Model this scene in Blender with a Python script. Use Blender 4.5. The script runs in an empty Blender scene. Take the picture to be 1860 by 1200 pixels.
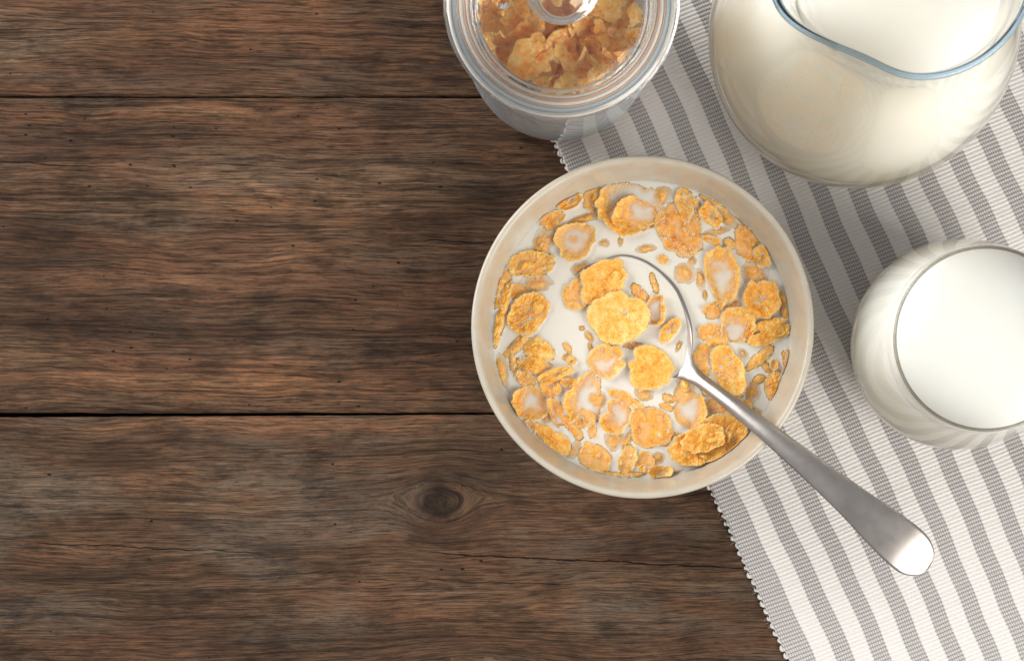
import bpy, math, random
import numpy as np
from mathutils import Vector, noise as mnoise

random.seed(7); rng = np.random.default_rng(7)
S = bpy.context.scene
COL = S.collection

# ------------------------------------------------------------------ camera
CAM_H = 0.90                       # lens height over the table (m)
F_PX = 3360.0                      # focal length in photo pixels (1860 wide)
NX, NY = 990.0, 790.0              # photo pixel straight below the lens
cam_d = bpy.data.cameras.new('camera'); cam = bpy.data.objects.new('camera', cam_d); COL.objects.link(cam)
cam.location = (0, 0, CAM_H); cam.rotation_euler = (0, 0, 0)
cam_d.sensor_width = 36.0; cam_d.lens = 36.0 * F_PX / 1860.0
cam_d.shift_x = (930.0 - NX) / 1860.0; cam_d.shift_y = (NY - 600.0) / 1860.0
cam_d.clip_start = 0.02; cam_d.clip_end = 50
cam_d.dof.use_dof = True; cam_d.dof.focus_distance = CAM_H - 0.045; cam_d.dof.aperture_fstop = 16
S.camera = cam

# ------------------------------------------------------------------ world and lamps
W = bpy.data.worlds.new('World'); S.world = W; W.use_nodes = True
bg = W.node_tree.nodes['Background']
bg.inputs[0].default_value = (0.97, 0.985, 1.0, 1); bg.inputs[1].default_value = 0.40

def lamp(name, loc, aim, size, size_y, power, color):
    l = bpy.data.lights.new(name, 'AREA'); l.shape = 'RECTANGLE'; l.size = size; l.size_y = size_y
    l.energy = power; l.color = color
    o = bpy.data.objects.new(name, l); COL.objects.link(o); o.location = loc
    o.rotation_euler = (Vector(aim) - Vector(loc)).to_track_quat('-Z', 'Y').to_euler()
    return o
lamp('window_light', (1.22, -0.86, 1.2), (0.08, 0.03, 0.0), 1.2, 1.2, 38, (1.0, 0.955, 0.89))
lamp('second_window_light', (-1.50, 1.02, 0.95), (0.10, 0.08, 0.03), 1.6, 0.9, 54, (1.0, 0.985, 0.955))


S.view_settings.view_transform = 'Standard'; S.view_settings.look = 'None'
S.view_settings.exposure = 0.02; S.view_settings.gamma = 1.0
S.cycles.max_bounces = 36; S.cycles.transmission_bounces = 30; S.cycles.glossy_bounces = 8
S.cycles.diffuse_bounces = 14; S.cycles.transparent_max_bounces = 16
S.cycles.caustics_refractive = True; S.cycles.caustics_reflective = True
S.cycles.blur_glossy = 0.3; S.cycles.sample_clamp_indirect = 0.0
S.cycles.use_denoising = True

# ------------------------------------------------------------------ helpers
def mm_at(px, py, z):
    """photo pixel -> x, y in mm on the level z (m)"""
    k = (CAM_H - z) / F_PX * 1000.0
    return (px - NX) * k, -(py - NY) * k
def fbm(x, y, z=0.0, o=3):
    s = 0.0; a = 1.0; t = 0.0
    for _ in range(o):
        s += a * mnoise.noise((x, y, z)); t += a; a *= 0.5; x *= 2.03; y *= 2.03; z += 3.1
    return s / t
def mesh_np(name, v_mm, quads, smooth=True, tris=None):
    me = bpy.data.meshes.new(name)
    v = np.asarray(v_mm, dtype=np.float32) * 0.001
    q = np.asarray(quads, dtype=np.int32).reshape(-1, 4)
    t = np.asarray(tris if tris is not None else np.zeros((0, 3)), dtype=np.int32).reshape(-1, 3)
    me.vertices.add(len(v)); me.vertices.foreach_set('co', v.ravel())
    n = q.size + t.size
    me.loops.add(n); me.loops.foreach_set('vertex_index', np.concatenate([q.ravel(), t.ravel()]))
    me.polygons.add(len(q) + len(t))
    st = np.concatenate([np.arange(len(q)) * 4, q.size + np.arange(len(t)) * 3]).astype(np.int32)
    me.polygons.foreach_set('loop_start', st)
    me.update(calc_edges=True); me.validate()
    if smooth: me.polygons.foreach_set('use_smooth', np.ones(len(me.polygons), dtype=bool))
    return me
def grid_quads(nu, nv, off=0, wrap_v=False, flip=False):
    i = np.arange(nu - 1)[:, None]; j = np.arange(nv if wrap_v else nv - 1)[None, :]
    j2 = (j + 1) % nv
    a = i * nv + j; b = (i + 1) * nv + j; c = (i + 1) * nv + j2; d = i * nv + j2
    q = np.stack([a, b, c, d], -1).reshape(-1, 4) + off
    return q[:, ::-1] if flip else q
def attr_vec(me, name, arr):
    a = me.attributes.new(name, 'FLOAT_VECTOR', 'POINT'); a.data.foreach_set('vector', np.asarray(arr, dtype=np.float32).ravel())
def obj(name, me, mat=None, parent=None, loc=None):
    o = bpy.data.objects.new(name, me); COL.objects.link(o)
    if mat is not None and me is not None and len(me.materials) == 0: me.materials.append(mat)
    if parent is not None: o.parent = parent
    if loc is not None: o.location = loc
    return o
def tag(o, label, cat, group=None, kind=None):
    o['label'] = label
    if cat: o['category'] = cat
    if group: o['group'] = group
    if kind: o['kind'] = kind
    return o
def thing(name, label, cat, loc, group=None):
    o = bpy.data.objects.new(name, None); COL.objects.link(o); o.location = loc; o.empty_display_size = 0.02
    return tag(o, label, cat, group)
def smooth_path(pts, n):
    """Catmull-Rom through the control points, n samples"""
    P = np.array(pts, float); P = np.vstack([2 * P[0] - P[1], P, 2 * P[-1] - P[-2]])
    out = []; m = len(P) - 3
    for t in np.linspace(0, m - 1e-6, n):
        i = int(t); f = t - i; a, b, c, d = P[i:i + 4]
        out.append(0.5 * ((2 * b) + (-a + c) * f + (2 * a - 5 * b + 4 * c - d) * f * f + (-a + 3 * b - 3 * c + d) * f ** 3))
    return np.array(out)
def lathe(name, prof, seg=160, deform=None, closed=False):
    """spin a profile [(r, z)] in mm; r=0 at both ends unless closed=True (ring section)"""
    prof = np.array(prof, float); n = len(prof)
    th = np.linspace(0, 2 * math.pi, seg, endpoint=False)
    r = np.maximum(prof[:, 0], 0.0)[:, None] * np.ones(seg)[None, :]
    z = prof[:, 1][:, None] * np.ones(seg)[None, :]
    if deform is not None: r, z = deform(r, z, th[None, :] * np.ones((n, 1)), np.arange(n)[:, None] / (n - 1.0))
    v = np.stack([r * np.cos(th), r * np.sin(th), z], -1).reshape(-1, 3)
    if closed:
        q = grid_quads(n, seg, wrap_v=True)
        j = np.arange(seg); j2 = (j + 1) % seg
        q = np.vstack([q, np.stack([(n - 1) * seg + j, j, j2, (n - 1) * seg + j2], -1)])
        me = mesh_np(name, v, q)
    else:
        # drop the rings on the axis, use one pole vertex each
        rings = v.reshape(n, seg, 3)[1:-1].reshape(-1, 3); m = n - 2
        v = np.vstack([rings, [[0, 0, prof[0, 1]], [0, 0, prof[-1, 1]]]])
        q = grid_quads(m, seg, wrap_v=True)
        j = np.arange(seg); j2 = (j + 1) % seg
        t1 = np.stack([np.full(seg, m * seg), j, j2], -1)
        t2 = np.stack([np.full(seg, m * seg + 1), (m - 1) * seg + j2, (m - 1) * seg + j], -1)
        me = mesh_np(name, v, q, tris=np.vstack([t1, t2]))
    import bmesh
    bm = bmesh.new(); bm.from_mesh(me); bmesh.ops.recalc_face_normals(bm, faces=bm.faces); bm.to_mesh(me); bm.free()
    me.polygons.foreach_set('use_smooth', np.ones(len(me.polygons), dtype=bool))
    return me

# ------------------------------------------------------------------ node helper
class NT:
    def __init__(s, name):
        s.m = bpy.data.materials.new(name); s.m.use_nodes = True
        s.t = s.m.node_tree; s.t.nodes.clear()
    def n(s, typ, ins=None, out=0, **pr):
        nd = s.t.nodes.new(typ)
        for k, v in pr.items(): setattr(nd, k, v)
        for k, v in (ins or {}).items():
            if isinstance(v, bpy.types.NodeSocket): s.t.links.new(v, nd.inputs[k])
            else: nd.inputs[k].default_value = v
        return nd if out is None else nd.outputs[out]
    def math(s, op, a, b=0.0, c=0.0, clamp=False):
        return s.n('ShaderNodeMath', {0: a, 1: b, 2: c}, operation=op, use_clamp=clamp)
    def step(s, v, lo, hi, to0=0.0, to1=1.0):
        return s.n('ShaderNodeMapRange', {0: v, 1: lo, 2: hi, 3: to0, 4: to1}, interpolation_type='SMOOTHSTEP')
    def vmul(s, v, k):
        return s.n('ShaderNodeVectorMath', {0: v, 1: k}, operation='MULTIPLY')
    def vadd(s, v, k):
        return s.n('ShaderNodeVectorMath', {0: v, 1: k}, operation='ADD')
    def noise(s, vec, scale=1.0, detail=3.0, rough=0.5, dist=0.0, out=0):
        return s.n('ShaderNodeTexNoise', {'Vector': vec, 'Scale': scale, 'Detail': detail, 'Roughness': rough, 'Distortion': dist}, out=out)
    def mix(s, fac, a, b, mode='MIX'):
        nd = s.t.nodes.new('ShaderNodeMix'); nd.data_type = 'RGBA'; nd.blend_type = mode
        for k, v in ((0, fac), (6, a), (7, b)):
            if isinstance(v, bpy.types.NodeSocket): s.t.links.new(v, nd.inputs[k])
            else: nd.inputs[k].default_value = v if k == 0 or len(v) == 4 else (*v, 1)
        return nd.outputs[2]
    def ramp(s, fac, stops):
        nd = s.t.nodes.new('ShaderNodeValToRGB'); s.t.links.new(fac, nd.inputs[0]); e = nd.color_ramp.elements
        while len(e) < len(stops): e.new(0.5)
        for k, (p, c) in enumerate(stops): e[k].position = p; e[k].color = (*c, 1)
        return nd.outputs[0]
    def bump(s, h, strength, dist, normal=None):
        ins = {'Strength': strength, 'Distance': dist, 'Height': h}
        if normal is not None: ins['Normal'] = normal
        return s.n('ShaderNodeBump', ins)
    def principled(s, **kw):
        ins = {k.replace('_', ' '): v for k, v in kw.items()}
        b = s.n('ShaderNodeBsdfPrincipled', ins, out=None)
        s.n('ShaderNodeOutputMaterial', {0: b.outputs[0]}, out=None)
        return s.m

# ------------------------------------------------------------------ materials: wood
def wood_mat(name, seed, light, warm, grey, speck, cracks):
    t = NT(name)
    P = t.n('ShaderNodeAttribute', attribute_name='grain', out='Vector')
    P = t.vadd(P, (0, 0, seed * 13.7))
    R = t.n('ShaderNodeAttribute', attribute_name='flat_mm', out='Vector')
    K = t.n('ShaderNodeAttribute', attribute_name='knot', out='Vector')
    kx_ = t.n('ShaderNodeSeparateXYZ', {0: K}, out=None); knot, lite, wmth = kx_.outputs
    def nz(lx, ly, off=0.0, detail=4, rough=0.55, dist=0.0, src=P):
        return t.noise(t.vadd(t.vmul(src, (1 / lx, 1 / ly, 1)), (off, off * 1.7, off * 0.3)), 1.0, detail, rough, dist)
    big = nz(75, 24, 1.0, 3); big2 = nz(48, 15, 5.0, 3); blot = nz(30, 13, 9.0, 6, 0.68)
    mid = nz(42, 1.6, 2.0, 9, 0.72, 0.2); mid2 = nz(17, 1.15, 17.0, 8, 0.72, 0.3)
    fine = nz(17.0, 0.66, 3.0, 6, 0.72); fib = nz(4.5, 0.62, 31.0, 5, 0.7)
    band = nz(210, 2.3, 7.0, 3, 0.55, 0.15)
    tone = t.math('ADD', t.math('MULTIPLY', mid, 0.36), t.math('ADD', t.math('MULTIPLY', band, 0.16), t.math('MULTIPLY', fine, 0.48)))
    c = t.ramp(tone, [(0.32, (0.030, 0.018, 0.012)), (0.43, (0.082, 0.046, 0.027)), (0.53, (0.140, 0.082, 0.050)), (0.68, (0.250, 0.165, 0.112))])
    # bare orange wood where the weathered skin has worn off
    om = t.math('MULTIPLY', t.step(t.math('MULTIPLY_ADD', wmth, 0.06, mid2), 0.47, 0.62), t.step(t.math('MULTIPLY_ADD', wmth, 0.13, big2), 0.42, 0.62))
    c = t.mix(t.math('MULTIPLY', om, warm), c, t.mix(fine, (0.135, 0.052, 0.020), (0.30, 0.140, 0.056)))
    c = t.mix(t.math('MULTIPLY', t.step(nz(95, 30, 41.0, 2), 0.42, 0.60), 0.55 * warm), c, t.mix(fine, (0.075, 0.031, 0.016), (0.215, 0.100, 0.055)))
    gm = t.math('MULTIPLY', t.step(t.math('MULTIPLY_ADD', wmth, -0.16, big), 0.45, 0.66), t.step(fib, 0.30, 0.62))
    c = t.mix(t.math('MULTIPLY', gm, grey), c, t.mix(mid, (0.095, 0.083, 0.075), (0.215, 0.185, 0.163)))
    # dark stains
    bl = t.step(blot, 0.34, 0.52, 0.62, 1.0)
    c = t.mix(1.0, c, t.n('ShaderNodeCombineColor', {0: bl, 1: bl, 2: bl}), 'MULTIPLY')
    ln = t.step(band, 0.34, 0.45, 0.62, 1.0)
    c = t.mix(0.8, c, t.n('ShaderNodeCombineColor', {0: ln, 1: ln, 2: ln}), 'MULTIPLY')
    fl = t.math('MULTIPLY', t.step(fine, 0.32, 0.56, 0.48, 1.18), t.step(fib, 0.32, 0.5, 0.78, 1.05))
    c = t.mix(0.85, c, t.n('ShaderNodeCombineColor', {0: fl, 1: fl, 2: fl}), 'MULTIPLY')
    po = t.step(nz(9.0, 0.62, 23.0, 3, 0.5), 0.30, 0.42, 0.42, 1.0)
    c = t.mix(0.9, c, t.n('ShaderNodeCombineColor', {0: po, 1: po, 2: po}), 'MULTIPLY')
    # knot heart
    kr = t.noise(t.vmul(R, (0.30, 0.30, 1)), 1.0, 5, 0.65, 0.6)
    c = t.mix(t.math('MULTIPLY', knot, t.step(kr, 0.30, 0.62, 0.95, 0.62)), c, (0.028, 0.018, 0.014))
    # worm holes and specks
    sv = t.n('ShaderNodeTexVoronoi', {'Vector': t.vmul(R, (0.10, 0.17, 0.0)), 'Scale': 1.0, 'Randomness': 1.0}, out=None)
    sc = t.n('ShaderNodeSeparateColor', {0: sv.outputs['Color']}, out=None)
    sz = t.math('MULTIPLY', t.step(sc.outputs[0], 0.2, 1.0, 0.03, 0.105), 1.0)
    sm = t.math('LESS_THAN', sv.outputs['Distance'], sz)
    sm = t.math('MULTIPLY', sm, t.math('GREATER_THAN', sc.outputs[1], 1.0 - speck))
    c = t.mix(t.math('MULTIPLY', sm, 0.85), c, (0.012, 0.009, 0.008))
    # drying cracks
    xs = t.n('ShaderNodeSeparateXYZ', {0: R}, out=None); X = xs.outputs[0]; Y = xs.outputs[1]
    wob = t.math('MULTIPLY', t.math('SUBTRACT', t.noise(t.vmul(R, (0.045, 0.0, 0.0)), 1.0, 4, 0.6), 0.5), 6.0)
    crk = None
    for (x0, y0, x1, y1, w, jig) in cracks:
        k = (y1 - y0) / (x1 - x0)
        yc = t.math('ADD', t.math('MULTIPLY_ADD', X, k, y0 - k * x0), t.math('MULTIPLY', wob, jig))
        d = t.math('ABSOLUTE', t.math('SUBTRACT', Y, yc))
        f = t.math('MULTIPLY', t.step(X, x0 - 2, x0 + 12), t.step(X, x1 - 12, x1 + 2, 1.0, 0.0))
        ww = t.math('MULTIPLY', f, t.math('MULTIPLY', w, t.step(t.noise(t.vmul(R, (0.12, 0, 0)), 1.0, 2), 0.3, 0.6, 0.25, 1.0)))
        q = t.math('MULTIPLY', t.step(t.math('SUBTRACT', d, ww), -0.12, 0.12, 1.0, 0.0), t.step(f, 0.02, 0.1))
        crk = q if crk is None else t.math('MAXIMUM', crk, q)
    h = t.math('ADD', t.math('MULTIPLY', fine, 0.7), t.math('ADD', t.math('MULTIPLY', mid, 0.9), t.math('MULTIPLY', band, 0.6)))
    if crk is not None:
        c = t.mix(t.math('MULTIPLY', crk, 0.93), c, (0.010, 0.007, 0.006))
        h = t.math('SUBTRACT', h, t.math('MULTIPLY', crk, 0.9))
    h = t.math('SUBTRACT', h, t.math('MULTIPLY', sm, 0.5))
    lf = t.math('MULTIPLY', t.math('POWER', 2.0, t.math('ADD', lite, t.math('MULTIPLY', t.math('SUBTRACT', mid2, 0.5), 0.9))), light)
    c = t.mix(1.0, c, t.n('ShaderNodeCombineColor', {0: lf, 1: lf, 2: lf}), 'MULTIPLY')
    c = t.n('ShaderNodeGamma', {0: c, 1: 1.26}); c = t.n('ShaderNodeHueSaturation', {'Saturation': 0.86, 'Value': 1.0, 'Color': c}); c = t.mix(1.0, c, (1.14, 1.12, 0.99), 'MULTIPLY')
    nrm = t.bump(h, 0.9, 0.0010)
    return t.principled(Base_Color=c, Roughness=t.step(mid, 0.3, 0.7, 0.62, 0.85), Specular_IOR_Level=0.16, Normal=nrm)

# ------------------------------------------------------------------ table of planks
table = thing('wooden_table', 'dark weathered brown wooden table of wide planks under everything', 'table', (0, 0, 0))
KX, KY = mm_at(797, 915, 0)                      # the knot
K2X, K2Y = mm_at(855, 1245, 0)                   # arched grain at the frame's lower edge
# worn and stained areas of the boards, and painted bowl shadow: photo pixel centre, half sizes, lighter/darker, warmer/greyer
PATCH = [(60, 70, 150, 70, .5, -.6), (480, 50, 220, 50, .25, .9), (760, 100, 130, 60, -.2, .7), (330, 120, 150, 40, -.35, .2), (200, 60, 90, 40, -.1, .8),
 (170, 240, 150, 45, -.6, .1), (320, 205, 260, 18, .45, .6), (560, 240, 170, 26, .3, 1.0), (430, 318, 300, 34, .35, -.5), (520, 372, 210, 40, .5, .6), (60, 440, 110, 60, -.65, 0), (300, 350, 60, 24, -.4, .2),
 (700, 330, 120, 50, .25, -.3), (860, 360, 70, 60, -.5, -.2), (420, 500, 220, 50, .45, .2), (330, 600, 230, 26, -.7, .2), (560, 570, 100, 20, -.4, .4), (110, 560, 140, 45, -.45, .1), (480, 690, 320, 45, .4, 1.0), (130, 680, 140, 40, .2, .7),
 (780, 640, 120, 70, -.3, .2), (860, 500, 60, 90, -.4, 0), (240, 470, 110, 40, .05, .5),  # dark patches just left of the bowl paint its shadow on the wood
 (450, 774, 380, 15, .5, .9), (430, 905, 220, 60, .3, -.4), (60, 890, 110, 50, .3, -.5), (230, 835, 80, 28, -.6, -.1), (260, 880, 120, 22, .2, .8), (150, 1030, 180, 18, -.6, .2), (350, 1010, 90, 14, .35, -.6), (720, 1090, 230, 45, .35, .6), (860, 855, 90, 36, -.5, -.2),
 (690, 960, 90, 50, .15, -.5), (660, 900, 60, 30, -.45, 0), (1060, 935, 150, 36, .2, -.4), (1250, 1000, 160, 22, -.6, 0), (330, 1130, 240, 50, -.1, -.4), (1050, 1100, 200, 40, .15, .2), (1290, 1095, 90, 22, 0, .9), (1130, 1020, 180, 16, .1, .7), (560, 1160, 200, 30, -.3, 0), (900, 1000, 120, 18, .3, .1)]
PATCH = [(*mm_at(a, b, 0), c * 0.268, d * 0.268, e, f) for a, b, c, d, e, f in PATCH]
def plank(y0, y1, mat, seed, knots=(), w0=0.0, w1=0.0, s0=0.0, s1=0.0):
    xs = np.arange(-420, 441, 2.0)
    ed = np.array([0, 0.25, 0.6, 1.0, 1.6, 2.6])
    ys = np.concatenate([ed, np.arange(4.0, (y1 - y0) - 3.0, 2.0), (y1 - y0) - ed[::-1]])
    Xg, Yg = np.meshgrid(xs, ys, indexing='ij'); H = y1 - y0
    def n1(sc, off): return np.array([fbm(x / sc, off, seed * 3.3, 4) for x in xs])
    lo = w0 * n1(60, 0.3) + 0.35 * n1(7, 4.0); hi = w1 * n1(60, 8.8) + 0.35 * n1(7, 2.0) + s1 * (xs + 150)
    lo = lo + s0 * (xs + 150)
    f = Yg / H
    Yw = y0 + Yg + lo[:, None] * (1 - f) ** 6 + hi[:, None] * f ** 6
    de = np.minimum(Yg, H - Yg)
    low = np.zeros_like(Xg)
    cx = np.arange(-420, 441, 20.0); cy = np.arange(0, H + 25, 10.0)
    cz = np.array([[fbm(x / 70, (y + y0) / 18, seed, 3) for y in cy] for x in cx])
    fi = (Xg + 420) / 20; fj = Yg / 10
    i0 = np.clip(fi.astype(int), 0, len(cx) - 2); j0 = np.clip(fj.astype(int), 0, len(cy) - 2); a = fi - i0; b = fj - j0
    a = a * a * (3 - 2 * a); b = b * b * (3 - 2 * b)
    und = (cz[i0, j0] * (1 - a) * (1 - b) + cz[i0 + 1, j0] * a * (1 - b) + cz[i0, j0 + 1] * (1 - a) * b + cz[i0 + 1, j0 + 1] * a * b)
    Z = -1.1 * np.exp(-de / 0.7) + 0.35 * und - 0.35
    Yr = Yw.copy(); G = Yr + 5.5 * und + 3.0 * np.sin(Xg / 130.0 + seed)
    kn = np.zeros_like(Xg)
    for (kx, ky, r0, L, core) in knots:
        s = Yr - ky; w = np.exp(-((Xg - kx) / L) ** 2)
        q = s * s - r0 * r0 * w * np.exp(-np.maximum(np.abs(s) - 3 * r0, 0) / (2 * r0))
        g = np.sign(s) * np.sqrt(np.abs(q)) * np.where(q >= 0, 1, -1)
        bl = np.exp(-((Xg - kx) / (2.1 * L)) ** 2 - (s / (3.0 * r0)) ** 2)
        G = G * (1 - bl) + (ky + np.where(q >= 0, g, 0.55 * np.abs(g)) + 2.2 * und) * bl
        d = np.sqrt(((Xg - kx) / (1.1 * r0)) ** 2 + (s / (0.95 * r0)) ** 2)
        dw = d * (1 + 0.12 * np.sin(3 * np.arctan2(s, Xg - kx) + 0.6) + 0.06 * np.sin(7 * np.arctan2(s, Xg - kx)))
        kn = np.maximum(kn, core * (np.clip(1.5 * (1.15 - dw), 0, 1) + 0.35 * np.exp(-((dw - 1.5) / 0.35) ** 2)))
        Z += core * (0.5 * np.exp(-(d - 1.2) ** 2 / 0.1) - 0.5 * np.exp(-d ** 2 / 0.6))
    nu, nv = len(xs), len(ys)
    top = np.stack([Xg, Yw, Z], -1).reshape(-1, 3)
    bot = top.copy(); bot[:, 2] = -24
    idx = np.arange(nu * nv).reshape(nu, nv); ring = np.concatenate([idx[:, 0], idx[-1, 1:], idx[-2::-1, -1], idx[0, -2:0:-1]])
    sk = top[ring].copy(); sk[:, 2] = -24
    v = np.vstack([top, sk]); m = len(ring); j = np.arange(m); j2 = (j + 1) % m; o = nu * nv
    q = np.vstack([grid_quads(nu, nv), np.stack([ring[j2], ring[j], o + j, o + j2], -1)])
    me = mesh_np('plank', v, q)
    gr = np.stack([Xg, G, np.zeros_like(G)], -1).reshape(-1, 3); fm = np.stack([Xg, Yw, np.zeros_like(G)], -1).reshape(-1, 3)
    lt = np.zeros_like(Xg); wm_ = np.zeros_like(Xg); wx = 9 * np.sin(Yw / 11.0 + Xg / 60.0) + 5 * np.sin(Yw / 4.1 + 2); wy = 2.2 * und * 6
    for (ax, ay, sx, sy, l_, w_) in PATCH:
        e_ = np.exp(-(((Xg + wx - ax) / sx) ** 2 + ((Yw + wy - ay) / sy) ** 2) ** 1.3); lt += l_ * e_; wm_ += w_ * e_
    kk = np.stack([kn, lt, wm_], -1).reshape(-1, 3)
    attr_vec(me, 'grain', np.vstack([gr, gr[ring]])); attr_vec(me, 'flat_mm', np.vstack([fm, fm[ring]])); attr_vec(me, 'knot', np.vstack([kk, kk[ring]]))
    return obj('plank', me, mat, table)
def crack(pa, pb, w, jig=1.0):
    a = mm_at(*pa, 0); b = mm_at(*pb, 0); return (a[0], a[1], b[0], b[1], w, jig)
plank(165.0, 330.0, wood_mat('wood_upper', 1, 0.95, 0.85, 0.40, 0.2, [crack((-200, 60), (150, 52), 0.15)]), 1, w0=0.35, w1=0.5)
plank(10.9, 164.1, wood_mat('wood_middle', 2, 0.99, 0.78, 0.30, 0.85, [crack((-120, 290), (190, 303), 0.28), crack((745, 438), (1150, 444), 0.25), crack((380, 296), (560, 306), 0.12)]), 2, w0=0.45, w1=0.35)
plank(-150.0, 9.3, wood_mat('wood_lower', 3, 0.95, 0.6, 0.65, 0.4, [crack((60, 985), (480, 1004), 0.25, 1.0), crack((780, 1004), (1360, 1032), 0.42, 0.7), crack((640, 1052), (1040, 1060), 0.15)]), 3,
      knots=((KX, KY, 11.0, 17.0, 1.0), (K2X, K2Y, 14.0, 40.0, 0.0)), w0=0.4, w1=0.45, s1=0.0052)
plank(-320.0, -151.5, wood_mat('wood_front', 4, 1.0, 0.7, 0.6, 0.2, []), 4, w0=0.4, w1=0.4)
t_ = NT('light_stop_dark'); light_stop_dark = t_.principled(Base_Color=(0.02, 0.014, 0.010, 1), Roughness=0.9)
ub = mesh_np('light_stop_board', [(x, y, z) for z in (-45, -24.5) for x, y in ((-425, -325), (445, -325), (445, 335), (-425, 335))],
             [(3, 2, 1, 0), (4, 5, 6, 7), (0, 1, 5, 4), (1, 2, 6, 5), (2, 3, 7, 6), (3, 0, 4, 7)], smooth=False)
obj('light_stop_board', ub, light_stop_dark, table)  # unseen board added under the planks to stop light leaking through the gaps

# ------------------------------------------------------------------ placemat
mat_root_xy = mm_at(1276, 880, 0.002)
placemat = thing('placemat', 'woven white placemat with grey stripes lying on the dark planks', 'placemat', (0, 0, 0.0))
def mat_cloth_mat():
    t = NT('striped_weave')
    A = t.n('ShaderNodeAttribute', attribute_name='weave', out='Vector')
    x = t.n('ShaderNodeSeparateXYZ', {0: A}, out=None); s, r = x.outputs[0], x.outputs[1]
    w = t.noise(t.vmul(A, (0.35, 0.5, 1)), 1.0, 3, 0.6); w2 = t.noise(t.vmul(A, (0.9, 3.1, 1)), 1.0, 3, 0.6)
    ss = t.math('ADD', s, t.math('MULTIPLY', t.math('SUBTRACT', w, 0.5), 0.55))
    # stripes: first one wider at the hem
    ph = t.math('FRACT', t.math('DIVIDE', t.math('ADD', t.math('ADD', s, t.math('MULTIPLY', t.math('SUBTRACT', w2, 0.5), 0.8)), -3.5), 16.8))
    g = t.step(t.math('ABSOLUTE', t.math('SUBTRACT', ph, 0.255)), 0.235, 0.262, 1.0, 0.0)
    g = t.math('MAXIMUM', g, t.step(s, 4.0, 4.4, 1.0, 0.0))
    g = t.math('MULTIPLY', g, t.step(s, 0.3, 0.7))
    fr = t.math('ABSOLUTE', t.math('SUBTRACT', t.math('FRACT', r), 0.5))
    fs = t.math('ABSOLUTE', t.math('SUBTRACT', t.math('FRACT', t.math('DIVIDE', ss, 1.12)), 0.5))
    row = t.step(t.math('ADD', fr, t.math('MULTIPLY', t.math('SUBTRACT', w2, 0.5), 0.22)), 0.30, 0.40)
    col = t.math('MULTIPLY', t.step(fs, 0.27, 0.43), t.step(w2, 0.25, 0.55, 1.0, 0.65))
    dark = t.math('MAXIMUM', t.math('MULTIPLY', row, 0.72), col)
    y = t.mix(w2, (0.66, 0.635, 0.61), (0.80, 0.775, 0.75))
    wl = t.mix(t.math('MULTIPLY', t.step(fr, 0.36, 0.5), 0.30), y, (0.30, 0.28, 0.27))
    gy = t.mix(t.math('MULTIPLY', dark, 0.93), t.mix(w2, (0.50, 0.475, 0.465), (0.64, 0.615, 0.60)), (0.13, 0.112, 0.113))
    c = t.mix(g, wl, gy)
    h = t.math('ADD', t.math('MULTIPLY', t.math('SUBTRACT', 0.5, fs), 0.55), t.math('MULTIPLY', w2, 0.5))
    return t.principled(Base_Color=c, Roughness=0.92, Specular_IOR_Level=0.15, Sheen_Weight=0.12, Normal=t.bump(h, 0.55, 0.0006))
e_dir = np.array([0.451, -1.0]); e_dir /= np.linalg.norm(e_dir)          # along the hem, towards the viewer
r_dir = np.array([1.0, 0.40]); r_dir /= np.linalg.norm(r_dir)            # along the ribs
E0 = np.array(mm_at(1004, 250, 0.002)); sk_ = abs(r_dir[0] * (-e_dir[1]) + r_dir[1] * e_dir[0])
PITCH = 1.97
def mat_pt(s, tt, n1, n2):
    """s: mm across the stripes, tt: mm along the hem from the jar"""
    base = E0[None, None, :] + e_dir * (tt + 0.7 * n2)[..., None] + r_dir * (s / sk_)[..., None]
    return base
ns = int(262 / 0.5); ntt = int(520 / PITCH) * 6
sv = np.linspace(0, 262, ns); tv = -115 + np.arange(ntt) * PITCH / 6
SS, TT = np.meshgrid(sv, tv, indexing='ij')
ca = np.arange(0, 290, 14.0); cb = np.arange(-120, 430, 14.0)
cn = np.array([[fbm(a / 60, b / 60, 5.0, 3) for b in cb] for a in ca])
fi = SS / 14.0; fj = (TT + 120) / 14.0; i0 = fi.astype(int); j0 = fj.astype(int); a = fi - i0; b = fj - j0
a = a * a * (3 - 2 * a); b = b * b * (3 - 2 * b)
WN = cn[i0, j0] * (1 - a) * (1 - b) + cn[i0 + 1, j0] * a * (1 - b) + cn[i0, j0 + 1] * (1 - a) * b + cn[i0 + 1, j0 + 1] * a * b
hem = 0.45 * np.sin(TT / PITCH * math.pi) * np.exp(-SS / 1.2)
P2 = mat_pt(SS - hem, TT, 0, 2.2 * WN) + r_dir * (1.4 * np.sin(TT / 37.0 + SS / 55.0) * np.clip(SS / 30, 0, 1) + 0.25 * np.sin(TT / 5.3 + 3 * WN))[..., None]
rib = TT / PITCH; fr = rib - np.floor(rib)
jit = rng.normal(0, 0.035, (ns, 1)) + rng.normal(0, 0.08, (1, ntt // 6)).repeat(6, 1)
Z = 1.25 + 0.62 * np.sqrt(np.clip(1 - (2 * fr - 1) ** 2, 0, 1)) * (1 + jit) + 0.5 * WN + 0.25 * np.sin(TT / 23.0 + SS / 17.0)
Z *= np.clip(0.45 + SS / 1.5, 0, 1)
top = np.stack([P2[..., 0], P2[..., 1], Z], -1)
vm = top.reshape(-1, 3); idx = np.arange(ns * ntt).reshape(ns, ntt)
ring = np.concatenate([idx[:, 0], idx[-1, 1:], idx[-2::-1, -1], idx[0, -2:0:-1]])
sk = vm[ring].copy(); sk[:, 2] = 0.05
j = np.arange(len(ring)); j2 = (j + 1) % len(ring)
q = np.vstack([grid_quads(ns, ntt, flip=True), np.stack([ring[j], ring[j2], len(vm) + j2, len(vm) + j], -1)])
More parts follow.
